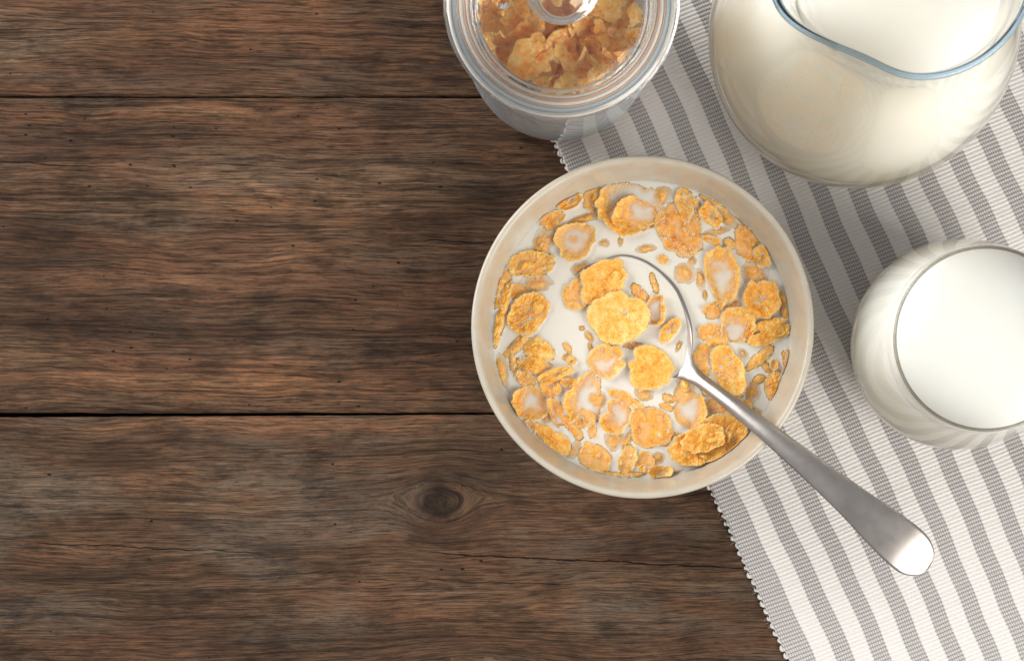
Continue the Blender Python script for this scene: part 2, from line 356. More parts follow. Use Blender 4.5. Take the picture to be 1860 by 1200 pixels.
cloth_me = mesh_np('woven_cloth', np.vstack([vm, sk]), q)
wv = np.stack([SS, rib + 0.0 * SS, np.zeros_like(SS)], -1).reshape(-1, 3); attr_vec(cloth_me, 'weave', np.vstack([wv, wv[ring]]))
obj('woven_cloth', cloth_me, mat_cloth_mat(), placemat)
# yarn loops of the hem, one by one
t = NT('white_yarn'); nzf = t.noise(t.n('ShaderNodeTexCoord', out='Object'), 2600, 3, 0.6)
yarn = t.principled(Base_Color=t.mix(nzf, (0.56, 0.535, 0.51), (0.76, 0.735, 0.71)), Roughness=0.95, Specular_IOR_Level=0.1, Sheen_Weight=0.2, Normal=t.bump(nzf, 0.7, 0.0003))
def loop_mesh(seed):
    n, k = 13, 10; v = []
    for i in range(n):
        u = i / (n - 1); y = (u - 0.5) * 4.3; rad = 0.30 + 0.72 * math.sin(math.pi * u) ** 0.7
        x = -0.75 * math.sin(math.pi * u); z = 1.0 + 0.25 * math.sin(math.pi * u)
        for c in range(k):
            a_ = 2 * math.pi * c / k + u * 2.2
            rr = rad * (1 + 0.16 * math.cos(3 * (a_ - u * 4.0)) + 0.12 * mnoise.noise((seed * 5 + u * 6, a_, 0)))
            v.append((x + rr * math.cos(a_), y, z + 0.8 * rr * math.sin(a_)))
    q = grid_quads(n, k, wrap_v=True)
    return mesh_np('yarn_loop', v, q)
loops = [loop_mesh(k) for k in range(4)]
ang_e = math.atan2(e_dir[1], e_dir[0]) - math.pi / 2
nl = 0; tt = -110.0
while tt < 400:
    w = fbm(0, (tt) / 60, 5.0, 3)
    p = E0 + e_dir * (tt + 0.7 * 2.2 * w) + r_dir * (-0.1 + random.uniform(-0.4, 0.4))
    o = obj('yarn_loop', loops[nl % 4], yarn, placemat, (p[0] / 1000, p[1] / 1000, random.uniform(-0.0001, 0.0002)))
    o.rotation_euler = (0, 0, ang_e + math.pi + random.uniform(-0.22, 0.22)); sc = random.uniform(0.42, 0.82); o.scale = (sc, sc * random.uniform(0.9, 1.1), sc * 0.95)
    nl += 1; tt += PITCH * 2
# loose fibres
fv, fq = [], []
for k in range(90):
    tt = random.uniform(-5, 262); p = E0 + e_dir * tt; a_ = random.uniform(0, 6.28); L = random.uniform(0.8, 2.6); b0 = len(fv); z0 = random.uniform(0.8, 1.8); bend = random.uniform(-1.5, 1.5)
    d = np.array([-r_dir[0], -r_dir[1]]) + 0.9 * np.array([math.cos(a_), math.sin(a_)]); pos = np.array([p[0], p[1]]) + d * 0.5
    for i in range(5):
        d = d + bend * 0.25 * np.array([-d[1], d[0]]); d /= np.linalg.norm(d); nrm = np.array([-d[1], d[0]]) * 0.035
        fv += [(pos[0] + nrm[0], pos[1] + nrm[1], z0), (pos[0] - nrm[0], pos[1] - nrm[1], z0), (pos[0], pos[1], z0 + 0.06)]
        pos = pos + d * L / 4
        if i: 
            for c in range(3): fq.append((b0 + (i - 1) * 3 + c, b0 + (i - 1) * 3 + (c + 1) % 3, b0 + i * 3 + (c + 1) % 3, b0 + i * 3 + c))
fo = obj('loose_fibres', mesh_np('loose_fibres', fv, fq), yarn, placemat); fo['kind'] = 'stuff'

# ------------------------------------------------------------------ shared materials
def glass_mat(name, col, ior=1.47, absorb=None, dens=0.0, thin=0.0, sky_sheen=0.0):
    t = NT(name)
    b = t.n('ShaderNodeBsdfGlass', {'Color': (*col, 1), 'Roughness': 0.0, 'IOR': ior})
    if thin:            # thin wall: most light goes straight on, bent only towards grazing angles
        fr = t.n('ShaderNodeFresnel', {'IOR': ior})
        k = t.math('MULTIPLY', thin, t.math('SUBTRACT', 1.0, t.math('POWER', fr, 1.0)))
        rf = t.n('ShaderNodeBsdfRefraction', {'Color': (*col, 1), 'Roughness': 0.0, 'IOR': ior})
        b = t.n('ShaderNodeMixShader', {0: k, 1: rf, 2: t.n('ShaderNodeBsdfTransparent', {'Color': (*col, 1)})})
        b = t.n('ShaderNodeMixShader', {0: fr, 1: b, 2: t.n('ShaderNodeBsdfGlossy', {'Color': (1, 1, 1, 1), 'Roughness': 0.0})})
        if sky_sheen: b = t.n('ShaderNodeMixShader', {0: t.math('MULTIPLY_ADD', fr, 0.32, sky_sheen), 1: b, 2: t.n('ShaderNodeBsdfDiffuse', {'Color': (0.62, 0.70, 0.74, 1)})})  # pale blue diffuse mix stands in for sky reflected by the glass
    o = t.n('ShaderNodeOutputMaterial', {0: b}, out=None)
    if absorb: t.t.links.new(t.n('ShaderNodeVolumeAbsorption', {'Color': (*absorb, 1), 'Density': dens}), o.inputs['Volume'])
    return t.m
GLASS = glass_mat('clear_glass', (0.998, 0.999, 0.998), thin=0.93)
JARGLASS = glass_mat('jar_glass', (0.995, 0.998, 0.998), thin=0.96)
BLUE_REFRACTION_GLASS = glass_mat('blue_refraction_glass', (0.74, 0.85, 0.95))  # rim tinted blue to stand in for bluish light refracted in clear glass
def milk_mat(name, col, sss=0.7, film=False, rad=0.003):
    t = NT(name); al = 1.0
    if film: al = t.n('ShaderNodeSeparateXYZ', {0: t.n('ShaderNodeAttribute', attribute_name='film', out='Vector')}, out=0)    # opacity of the milk layer, from its depth over flake or spoon
    bc = t.mix(t.step(al, 0.22, 0.90), (1.0, 0.57, 0.13), col) if film else (*col, 1)  # thin milk tinted peach in place of light scattered off flakes below
    return t.principled(Alpha=al, Base_Color=bc, Roughness=0.16, Specular_IOR_Level=0.4, IOR=1.35, Subsurface_Weight=sss, Subsurface_Radius=(1.0, 0.85, 0.7), Subsurface_Scale=rad)
MILK_BOWL = milk_mat('bowl_milk', (0.715, 0.68, 0.61), film=True, rad=0.005)
MILK_GLASS = milk_mat('cream_milk', (0.86, 0.82, 0.73), sss=1.0, rad=0.12)

# ------------------------------------------------------------------ cereal bowl
MZ = 41.0                                           # milk level in mm
bx, by = mm_at(1167, 594, 0.060)
def ceramic():
    t = NT('beige_stoneware'); co = t.n('ShaderNodeTexCoord', out='Object')
    n = t.noise(co, 120, 4, 0.6); n2 = t.noise(co, 900, 2, 0.5)
    c = t.mix(t.step(n, 0.3, 0.7), (0.46, 0.41, 0.328), (0.50, 0.455, 0.372))
    return t.principled(Base_Color=c, Roughness=0.26, Specular_IOR_Level=0.5, Coat_Weight=0.25, Coat_Roughness=0.12, Normal=t.bump(n2, 0.05, 0.0004))
bowl = thing('cereal_bowl', 'round beige ceramic bowl holding milk and cornflakes', 'bowl', (bx / 1000, by / 1000, 0.0019))
bp = smooth_path([(0, 4.0), (20, 4.1), (33, 4.2), (36, 2.5), (37.5, 0.0), (39.5, 0.0), (41, 2.5), (46, 5), (58, 14), (68, 28), (74.2, 45), (77.0, 56), (77.75, 58.6), (77.2, 60.0), (75.8, 60.2), (74.6, 59.2), (73.4, 55), (71.2, 46), (68.8, 38.5), (64, 27), (54, 15.5), (40, 9), (20, 7.2), (0, 7)], 110)
bp[0, 0] = bp[-1, 0] = 0
obj('bowl_wall', lathe('bowl_wall', bp, 192), ceramic(), bowl)

# ------------------------------------------------------------------ corn flakes
def flake_mat(name, wet):
    t = NT(name)
    co = t.n('ShaderNodeTexCoord', out='Object'); n5 = t.noise(co, 1500, 2, 0.5); A = t.n('ShaderNodeAttribute', attribute_name='crisp', out='Vector')
    x = t.n('ShaderNodeSeparateXYZ', {0: A}, out=None)       # x: height over milk (mm), y: edge 0..1, z: tone
    n1 = t.noise(co, 260, 4, 0.6); n2 = t.noise(co, 700, 3, 0.6); n3 = t.noise(co, 520, 2, 0.5)
    vo = t.n('ShaderNodeTexVoronoi', {'Vector': co, 'Scale': 760.0, 'Randomness': 1.0}, out=0)
    rnd = t.n('ShaderNodeObjectInfo', out='Random')
    a = t.math('ADD', t.math('MULTIPLY', n1, 0.75), t.math('ADD', t.math('MULTIPLY', n2, 0.35), t.math('MULTIPLY', t.math('SUBTRACT', rnd, 0.5), 0.10)))
    a = t.math('ADD', a, t.math('MULTIPLY', x.outputs[2], 0.22))
    if wet:
        c = t.ramp(a, [(0.28, (0.66, 0.20, 0.02)), (0.42, (0.88, 0.345, 0.034)), (0.58, (0.95, 0.445, 0.07)), (0.80, (0.97, 0.62, 0.22))])
    else:
        c = t.ramp(a, [(0.24, (0.66, 0.18, 0.02)), (0.37, (0.92, 0.335, 0.045)), (0.52, (0.98, 0.48, 0.11)), (0.74, (1.0, 0.69, 0.30))])
    c = t.mix(t.math('MULTIPLY', t.step(x.outputs[1], 0.80, 1.0), 0.55), c, (0.92, 0.62, 0.22))
    c = t.mix(t.math('MULTIPLY', t.step(n3, 0.72, 0.80), 0.5), c, (0.32, 0.12, 0.03))
    if wet:    # milk film that clings along the waterline
        f = t.math('ADD', x.outputs[0], t.math('MULTIPLY', t.math('SUBTRACT', n1, 0.5), 0.9))
        c = t.mix(t.step(f, -0.2, 0.45, 0.40, 0.0), c, (0.86, 0.74, 0.64))
    h = t.math('ADD', t.math('ADD', t.math('MULTIPLY', n2, 0.8), t.math('MULTIPLY', n5, 1.1)), t.math('MULTIPLY', t.math('SUBTRACT', 1.0, vo), 0.8))
    return t.principled(Base_Color=c, Roughness=t.step(n2, 0.3, 0.7, 0.16, 0.36) if wet else 0.55, Specular_IOR_Level=0.5 if wet else 0.3,
                        Subsurface_Weight=0.3, Subsurface_Radius=(1.0, 0.5, 0.15), Subsurface_Scale=0.002, Normal=t.bump(h, 0.65, 0.0008))
FLAKE_WET = flake_mat('wet_cornflake', True); FLAKE_DRY = flake_mat('dry_cornflake', False)

def flake_mesh(rx, ry, kind, seed, tilt=(0, 0), arc=0.0, bub=None, z0=0.0, tone=0.0, nr=17, nt=60, fold=0.0, rough=1.15, curl=1.0):
    """thin crisp flake; local mm, z=0 at the milk. Returns mesh and its upper-side points."""
    rr = random.Random(seed); o1, o2 = rr.uniform(0, 90), rr.uniform(0, 90)
    bigr = max(rx, ry); fine = 1.0 if bigr > 3 else 0.5
    prm = {'P': (0.5, rr.uniform(-0.5, 0.4)), 'R': (-1.9, 3.1), 'S': (0.36, -2.2), 'E': (1.0, -1.2), 'C': (0.0, rr.uniform(0.7, 1.5)), 'D': (1.2, -1.4)}[kind]
    hs, cup = prm; bend_a = rr.uniform(0, math.pi); bend = rr.uniform(0.5, 1.7) * (1 if kind in 'PC' else 0.3) * (min(1.0, bigr / 8)) * curl
    blis = [(rr.uniform(-0.6, 0.6), rr.uniform(-0.6, 0.6), rr.uniform(0.12, 0.24)) for _ in range(3 if bigr > 6 and kind in 'PCD' else 0)]
    notch = (rr.uniform(0, 6.28), rr.uniform(0.15, 0.38), rr.uniform(0.12, 0.35)) if bigr > 4 and rr.random() < 0.35 else None
    if not fold and kind in 'PC' and rr.random() < 0.4: fold = rr.uniform(0.5, 1.6)
    if kind == 'R': tilt = (tilt[0] + rr.uniform(-1.2, 1.2), tilt[1] + rr.uniform(-1.2, 1.2))
    pts = []; ex = []
    for i in range(nr):
        r = (i / (nr - 1)) ** 0.85
        for k in range(nt):
            th = 2 * math.pi * k / nt; cu, su = math.cos(th), math.sin(th)
            wob = 1.04 + rough * 0.24 * mnoise.noise((cu * 0.9 + o1, su * 0.9 + o2, 0)) + rough * 0.13 * mnoise.noise((cu * 2.4 + o1, su * 2.4, 3)) + 0.05 * fine * mnoise.noise((cu * 7.5, su * 7.5 + o2, 9)) + 0.06 * fine * mnoise.noise((cu * 13, su * 13 + o1, 5))
            if notch: wob -= notch[1] * math.exp(-(((th - notch[0] + math.pi) % (2 * math.pi) - math.pi) / notch[2]) ** 2)
            u, v = r * cu, r * su
            x = 1.05 * rx * u * wob; y = 1.05 * ry * v * wob
            y += arc * bigr * (u * u)
            bq = u * math.cos(bend_a) + v * math.sin(bend_a)
            h = 0.65 * z0 + hs + cup * (r * r if kind != 'R' else r ** 2.3) + tilt[0] * u + tilt[1] * v + bend * (bq * bq - 0.3)
            if fold: h += fold * abs(u * math.cos(bend_a + 1.2) + v * math.sin(bend_a + 1.2))
            h += fine * ((1.05 if kind in 'RS' else 0.75) * mnoise.noise((x / 4.2 + o1, y / 4.2 + o2, 1)) + 0.36 * mnoise.noise((x / 1.7 + o2, y / 1.7, 2)) + 0.17 * mnoise.noise((x / 0.8, y / 0.8 + o1, 4)))
            if r > 0.8: h += fine * (r - 0.8) * (1.5 * mnoise.noise((cu * 9 + o1, su * 9, 7)) + 0.7)
            if bub:
                d = math.hypot(u - bub[0], v - bub[1]) / bub[2]
                if d < 1.35: h += 0.95 * max(0, 1 - d * d) ** 0.5 * 1.0 - 0.35 * math.exp(-((d - 1.12) / 0.13) ** 2)
            for (bu_, bv_, br_) in blis:
                d = math.hypot(u - bu_, v - bv_) / br_
                if d < 1.3: h += 0.5 * max(0, 1 - d * d) ** 0.5 - 0.18 * math.exp(-((d - 1.12) / 0.15) ** 2)
            pts.append((x, y, h)); ex.append((h, r, tone + 0.9 * mnoise.noise((x / 2.6 + o1, y / 2.6, 6)) + 0.6 * mnoise.noise((x / 1.0, y / 1.0 + o2, 8)) + (0.25 * max(0, 1 - math.hypot(u - bub[0], v - bub[1]) / bub[2]) if bub else 0)))
    top = np.array(pts); ex = np.array(ex); thick = 0.55 * fine
    bot = top.copy(); R_ = np.repeat(((np.arange(nr) / (nr - 1)) ** 0.85), nt)
    bot[:, 2] -= thick * np.sqrt(np.clip(1.02 - R_ ** 8, 0, 1)); bot[:, :2] *= (1 - 0.02 * R_ ** 4)[:, None]
    n = nr * nt
    v = np.vstack([top, bot]); q = np.vstack([grid_quads(nr, nt, wrap_v=True), grid_quads(nr, nt, n, wrap_v=True, flip=True)])
    kk = np.arange(nt); k2 = (kk + 1) % nt; b_ = (nr - 1) * nt
    q = np.vstack([q, np.stack([b_ + kk, n + b_ + kk, n + b_ + k2, b_ + k2], -1)])
    me = mesh_np('corn_flake', v, q); attr_vec(me, 'crisp', np.vstack([ex, ex]))
    return me, top

# photo pixel x, y, half-length, half-width, turn (degrees, clockwise), kind, extras, label
F = [
 (1005,399,21,15,-35,'P',{}, 'rounded orange flake lowest of the trio on the wall near the jar'),
 (1036,366,24,11,-27,'P',{}, 'narrow slanting flake between the rounded orange one and the bubbled one'),
 (1081,360,22,22,0,'P',{'bub':(0.1,0.1,0.5)}, 'small flake with a pale blister left of the big arched flake'),
 (1141,377,56,46,-20,'R',{'tilt':(-1.1,0.9)}, 'big arched flake curving around another flake below the jar'),
 (1154,392,36,30,10,'R',{'tilt':(-1.0,0.2),'z0':0.9}, 'ring flake with a milk pool nested inside the big arched flake'),
 (1044,437,37,33,-35,'R',{'tilt':(0.4,0.5),'z0':0.55,'bub':(0,-0.1,0.28)}, 'horseshoe shaped flake with a milk bubble in its hollow'),
 (1060,397,30,8,-18,'S',{'arc':0.2}, 'milky orange strip just above the horseshoe shaped flake'),
 (986,446,18,31,20,'S',{}, 'pale submerged flake between the wall and the horseshoe flake'),
 (965,479,42,21,-8,'P',{'bub':(-0.2,0.05,0.33)}, 'wide flake with round pale blister near the wall above the paired flakes'),
 (911,517,14,38,14,'E',{'tilt':(-0.8,0)}, 'upright curled flake leaning on the bowl wall facing the dark planks'),
 (911,574,9,52,13,'E',{'z0':0.9,'tilt':(-0.5,0)}, 'tall thin flake standing on edge and shading the bowl wall'),
 (975,513,27,14,-5,'S',{}, 'half sunken flake just under the wide blistered flake'),
 (942,531,18,15,20,'P',{'tone':-0.6}, 'small dark orange flake tucked behind the thin standing flake'),
 (961,569,33,37,15,'C',{'bub':(0.3,-0.35,0.3),'z0':1.1}, 'cupped flake with a deep blister beside the thin standing flake'),
 (1047,536,27,25,0,'P',{'z0':-0.1}, 'smooth round flake under the edge of the oval blistered flake'),
 (1060,491,19,15,10,'S',{'z0':0.25}, 'mostly hidden wet flake behind the oval blistered flake'),
 (1097,512,43,33,-30,'P',{'bub':(0.55,0.05,0.26),'z0':1.4}, 'oval blistered flake at the tip of the spoon'),
 (1123,579,51,41,-4,'C',{'bub':(0.45,-0.05,0.2),'z0':1.6,'tone':0.35}, 'largest flat yellow flake lying in the middle of the spoon'),
 (1127,437,4,9,5,'S',{}, 'tiny upright crumb above the tip of the spoon'),
 (1098,441,9,6,0,'S',{'z0':-0.1}, 'faint crumb left of the tiny upright crumb'),
 (1172,451,18,7,-10,'S',{'z0':-0.05}, 'faint pale shred left below the dark orange blob'),
 (1204,355,15,14,0,'S',{'z0':0.2}, 'small round sunken flake right of the big arched flake'),
 (1243,369,14,30,-14,'P',{}, 'upright oval flake near the wall right of the round sunken flake'),
 (1235,415,39,46,-35,'P',{'z0':-0.1,'tone':-0.6}, 'large dark orange soaked flake above the spoon rim'),
 (1265,374,7,26,-24,'E',{}, 'thin dark curled flake beside the upright oval flake'),
 (1290,392,24,15,50,'P',{}, 'slanted leaf shaped flake outlined by a milk ridge'),
 (1301,369,30,7,28,'E',{}, 'slim flake against the bowl wall facing the milk jug'),
 (1320,394,10,23,-35,'S',{'z0':0.15}, 'sunken slanted flake just below the slim wall flake'),
 (1344,397,15,5,42,'S',{'z0':0.2}, 'short shred touching the bowl wall under the slim flake'),
 (1300,421,24,7,-16,'S',{'z0':0.1}, 'pale streak flake below the leaf shaped flake'),
 (1292,436,15,7,20,'P',{}, 'short orange sliver under the pale streak flake'),
 (1361,444,26,33,-25,'P',{'tone':-0.35}, 'smooth dark golden flake by the wall above a crumpled one'),
 (1384,466,13,20,-25,'P',{'z0':0.5,'fold':0.8}, 'crumpled brownish flake on the lower edge of smooth golden flake'),
 (1372,497,22,25,0,'S',{'z0':0.1}, 'pale sunken flake below the crumpled brownish flake'),
 (1312,499,29,51,-6,'R',{'tilt':(0.3,-0.9),'z0':0.75,'bub':(-0.1,-0.72,0.26)}, 'long oval flake with a blister on top and a milk pool below'),
 (1384,545,30,36,-15,'C',{'z0':1.1,'tone':-0.1}, 'round golden flake with a raised frilled edge near the wall'),
 (1425,556,8,28,-6,'E',{'z0':0.5}, 'thin flake standing on edge along the wall facing the glass'),
 (1245,498,18,17,10,'S',{'z0':0.2}, 'square sunken patch outside the spoon rim'),
 (1272,508,7,19,-8,'S',{'z0':0.25}, 'narrow sunken shred right of the square sunken patch'),
 (1257,475,7,8,20,'S',{'z0':0.1}, 'small faint crumb above the square sunken patch'),
 (1204,471,10,8,35,'P',{}, 'small bright crumb just outside the spoon rim'),
 (1188,515,6,17,-18,'E',{}, 'small slim flake alone in the open milk of the spoon'),
 (1192,564,18,26,5,'R',{'z0':0.75,'tilt':(0.6,0)}, 'small ring flake touching the largest yellow flake'),
 (1163,535,9,22,-42,'E',{'tone':-0.4}, 'short orange flake above the small ring flake'),
 (1216,600,12,26,35,'P',{}, 'slanted grainy flake between small ring flake and spoon neck'),
 (1155,628,33,6,14,'E',{'arc':0.1,'z0':-0.1}, 'thin curved edge below the largest yellow flake'),
 (1103,657,32,29,0,'R',{'z0':0.95,'bub':(0.0,-0.3,0.35)}, 'ring flake around a small orange lump below the largest yellow flake'),
 (1181,670,38,37,-25,'D',{'z0':1.9,'fold':1.5,'tone':-0.1}, 'crumpled peaked flake next to the neck of the spoon'),
 (1057,596,6,4,20,'S',{'z0':0.2}, 'topmost of three specks left of the largest yellow flake'),
 (1070,611,6,11,-30,'S',{'z0':0.25}, 'middle of three specks left of the largest yellow flake'),
 (1073,630,4,9,-15,'S',{'z0':0.25}, 'lowest of three specks left of the largest yellow flake'),
 (1233,628,4,10,25,'S',{'z0':0.2}, 'tiny crumb inside the spoon beside its bare metal edge'),
 (1309,560,33,14,-14,'P',{'tone':-0.5}, 'orange soaked strip under the long oval flake'),
 (1338,593,28,30,0,'R',{'z0':0.95,'tilt':(-0.2,-0.2)}, 'hollow ring flake right of the crusty flake by the spoon'),
 (1294,607,25,18,25,'P',{'fold':0.5}, 'crusty flake close to the outside of the spoon bowl'),
 (1395,590,32,9,-15,'E',{'z0':2.6,'tone':0.3}, 'upper of two slanted pale edges stacked by the wall'),
 (1397,609,40,14,-17,'P',{'z0':2.0,'tilt':(0,-0.9)}, 'lower broader flake of the slanted pair stacked by the wall'),
 (1364,602,8,22,22,'E',{'z0':1.0,'tone':-0.7}, 'dark upright edge behind the slanted pair of flakes'),
 (1380,651,34,9,-40,'E',{'z0':0.2}, 'slim slanted flake ringed by a milk ridge near the wall'),
 (1281,650,19,24,-8,'P',{'z0':-0.15}, 'smooth oval flake beside the spoon neck and its handle'),
 (1323,673,27,42,-8,'C',{'z0':0.9}, 'tall grainy flake beside the handle of the spoon'),
 (1345,697,9,27,12,'E',{'z0':0.4}, 'narrow flake edge peeking out beside the tall grainy flake'),
 (1409,700,18,25,5,'D',{'z0':0.2}, 'egg shaped domed flake near the wall facing the glass'),
 (1432,659,10,25,-10,'P',{'tilt':(0.8,0)}, 'slim folded flake above the egg shaped domed flake'),
 (1244,709,17,26,-5,'S',{'z0':0.35,'bub':(0,-0.4,0.5)}, 'sunken flake with a dark top below the neck of the spoon'),
 (1257,748,28,30,10,'R',{'z0':0.35,'tilt':(0.9,0.2)}, 'half ring flake open to one side below the sunken dark flake'),
 (1368,711,13,16,0,'S',{'z0':0.2}, 'sunken patch between the handle and the egg shaped flake'),
 (1312,800,42,49,35,'C',{'z0':1.1,'tone':-0.1}, 'bottom and largest flake of the pile of three under the handle'),
 (1276,811,52,31,-15,'C',{'z0':2.3}, 'middle flake in the pile of three near the wall'),
 (1277,797,37,25,-16,'P',{'z0':3.6,'tone':-0.1}, 'top and smallest flake in the pile of three near the wall'),
 (1181,774,38,38,20,'P',{'z0':-0.1,'tone':-0.4}, 'broad flat soaked flake in the milk left of the pile of three'),
 (1200,858,20,14,-8,'P',{'tone':0.2}, 'yellow flake by the wall next to the pile of three'),
 (1227,865,17,6,-12,'S',{'z0':0.2}, 'sunken sliver between the yellow wall flake and the pile of three'),
 (1171,838,19,18,0,'P',{'z0':-0.1,'tone':0.3}, 'small round yellow flake between two other yellow flakes'),
 (1230,793,14,7,5,'S',{'z0':0.15}, 'faint orange shred left of the pile of three'),
 (1310,742,30,15,20,'S',{'z0':0.4,'tone':-0.4}, 'orange patch under the handle above the pile of three'),
 (1357,786,16,15,0,'S',{'z0':0.35,'tone':-0.4}, 'soaked flake between the handle and the pile of three'),
 (1373,752,15,10,20,'S',{'z0':0.2}, 'sunken flake at the wall on the far side of the handle'),
 (943,624,33,9,-47,'E',{'arc':-0.12}, 'curved slim flake below the cupped blistered flake'),
 (980,635,26,20,15,'D',{'z0':0.8}, 'upper half of a cracked golden lump near the wall'),
 (972,664,33,16,14,'D',{'z0':0.6}, 'lower half of a cracked golden lump near the wall'),
 (932,660,6,22,-8,'E',{'z0':-0.1}, 'thin orange edge at the side of the cracked lump'),
 (955,689,22,11,30,'P',{}, 'small slanted flake under the cracked lump'),
 (911,681,12,37,-6,'S',{'z0':0.15}, 'long pale sunken flake lying along the bowl wall'),
 (1010,680,34,10,-22,'P',{'z0':0.4}, 'crosswise flake edge right of the cracked lump'),
 (1001,703,15,21,-30,'P',{'tone':-0.3}, 'orange flake hanging under the crosswise flake edge'),
 (964,731,33,27,20,'R',{'z0':0.9,'tilt':(-0.2,0.4)}, 'flat curled flake with a milk pool near the wall above the blunt one'),
 (1060,728,31,46,8,'R',{'z0':0.25,'tilt':(-0.9,0.1)}, 'large thin ring flake open on one side below the ring with lump'),
 (1085,725,15,14,0,'S',{'z0':0.2}, 'pale sunken patch at the open side of the large thin ring'),
 (1063,761,18,14,-10,'P',{'tone':-0.1}, 'grainy flake at the foot of the large thin ring'),
 (1011,749,12,28,-18,'R',{'z0':0.75,'tilt':(-0.6,0)}, 'narrow crescent flake left of the large thin ring'),
 (1033,763,9,42,-38,'E',{'arc':0.0}, 'long slim flake running below the narrow crescent flake'),
 (1005,799,38,21,38,'D',{'z0':0.4,'fold':0.7,'tone':-0.15}, 'blunt knobbly tan flake near the wall facing the knot'),
 (960,777,12,14,0,'P',{'z0':-0.3}, 'small pale flake at the wall left of the blunt tan flake'),
 (1041,818,9,20,28,'S',{'z0':0.1}, 'pale milky rim right of the blunt tan flake'),
 (1080,831,30,21,30,'P',{'tone':0.25,'z0':-0.1}, 'bright yellow oval flake near the wall above the arc'),
 (1140,834,15,25,20,'P',{'tone':0.2,'z0':-0.1}, 'upright yellow flake beside the small round yellow flake'),
 (1129,864,37,7,2,'E',{'arc':-0.12}, 'long arc shaped flake edge along the wall below the yellow flakes'),
 (1119,757,26,27,0,'R',{'z0':0.85,'tilt':(-0.1,0.5)}, 'ring flake with a milky centre left of the broad soaked flake'),
 (1116,798,16,18,0,'S',{'z0':0.3}, 'soaked patch below the ring flake with the milky centre'),
 (1140,798,7,21,30,'S',{'z0':0.3}, 'sunken slanted shred between soaked patch and broad soaked flake'),
 (1135,724,30,11,25,'P',{'tone':-0.3}, 'slanted orange flake above the ring flake with milky centre'),
 (1169,715,15,11,10,'S',{'z0':0.2}, 'faint soaked flake under the crumpled peaked flake'),
 (993,759,9,9,0,'S',{'z0':0.05}, 'faint crumb between the narrow crescent and blunt tan flake'),
]
G_BOWL = 'cornflakes floating in the bowl'
kpx = (CAM_H - MZ / 1000) / F_PX * 1000
R_GRID = 72.0; STEP = 0.4; NG = int(2 * R_GRID / STEP) + 1
wet_mask = np.zeros((NG, NG)); under = np.full((NG, NG), -9.0)
def mark(xx, yy, hh):
    ii = np.clip(((xx + R_GRID) / STEP).round().astype(int), 0, NG - 1); jj = np.clip(((yy + R_GRID) / STEP).round().astype(int), 0, NG - 1)
    np.maximum.at(under, (ii, jj), hh); u = hh > 0.02; wet_mask[ii[u], jj[u]] = 1
def keep_inside(me, top, ox, oy, ang):
    """push flake points that would cut the bowl wall back inside it (ox, oy: mm from the bowl's axis)"""
    c, s_ = math.cos(ang), math.sin(ang); n = len(me.vertices); co = np.zeros(n * 3, dtype=np.float32); me.vertices.foreach_get('co', co); co = co.reshape(-1, 3) * 1000
    for arr in (co, top):
        X = ox + arr[:, 0] * c - arr[:, 1] * s_; Y = oy + arr[:, 0] * s_ + arr[:, 1] * c; R_ = np.hypot(X, Y)
        lim = np.interp(MZ - 1.9 + arr[:, 2], [15.5, 27, 38.5, 46, 55], [54, 64, 68.8, 71.2, 73.4]) - 0.5
        k = np.minimum(1, lim / np.maximum(R_, 1e-6)); dx, dy = X * k - ox, Y * k - oy
        arr[:, 0] = dx * c + dy * s_; arr[:, 1] = -dx * s_ + dy * c
    me.vertices.foreach_set('co', (co * 0.001).astype(np.float32).ravel()); me.update()
for i, (px, py, rx, ry, ang, kind, extra, lab) in enumerate(F):
    x, y = mm_at(px, py, MZ / 1000)
    me, top = flake_mesh(rx * kpx, ry * kpx, kind, 100 + i, nr=20 if max(rx, ry) > 12 else 9, nt=88 if max(rx, ry) > 12 else 28, **{k: ((v[0], -v[1]) + tuple(v[2:]) if k in ('tilt', 'bub') else (-v if k == 'arc' else v)) for k, v in extra.items()})
    a_ = -math.radians(ang); keep_inside(me, top, x - bx, y - by, a_); o = obj('corn_flake', me, FLAKE_WET, None, (x / 1000, y / 1000, MZ / 1000)); o.rotation_euler = (0, 0, a_)
    tag(o, lab, 'cornflake', G_BOWL)
    wl = [x - bx + top[:, 0] * math.cos(a_) - top[:, 1] * math.sin(a_), y - by + top[:, 0] * math.sin(a_) + top[:, 1] * math.cos(a_), top[:, 2]]
    mark(*wl)
    for sh in (nt_ := top.reshape(-1, 88 if max(rx, ry) > 12 else 28, 3),):          # half-way points, so that the raster has no holes
        for q_ in ((sh + np.roll(sh, 1, 1)) / 2, np.concatenate([(sh[:-1] + sh[1:]) / 2])):
            q_ = q_.reshape(-1, 3); mark(x - bx + q_[:, 0] * math.cos(a_) - q_[:, 1] * math.sin(a_), y - by + q_[:, 0] * math.sin(a_) + q_[:, 1] * math.cos(a_), q_[:, 2])

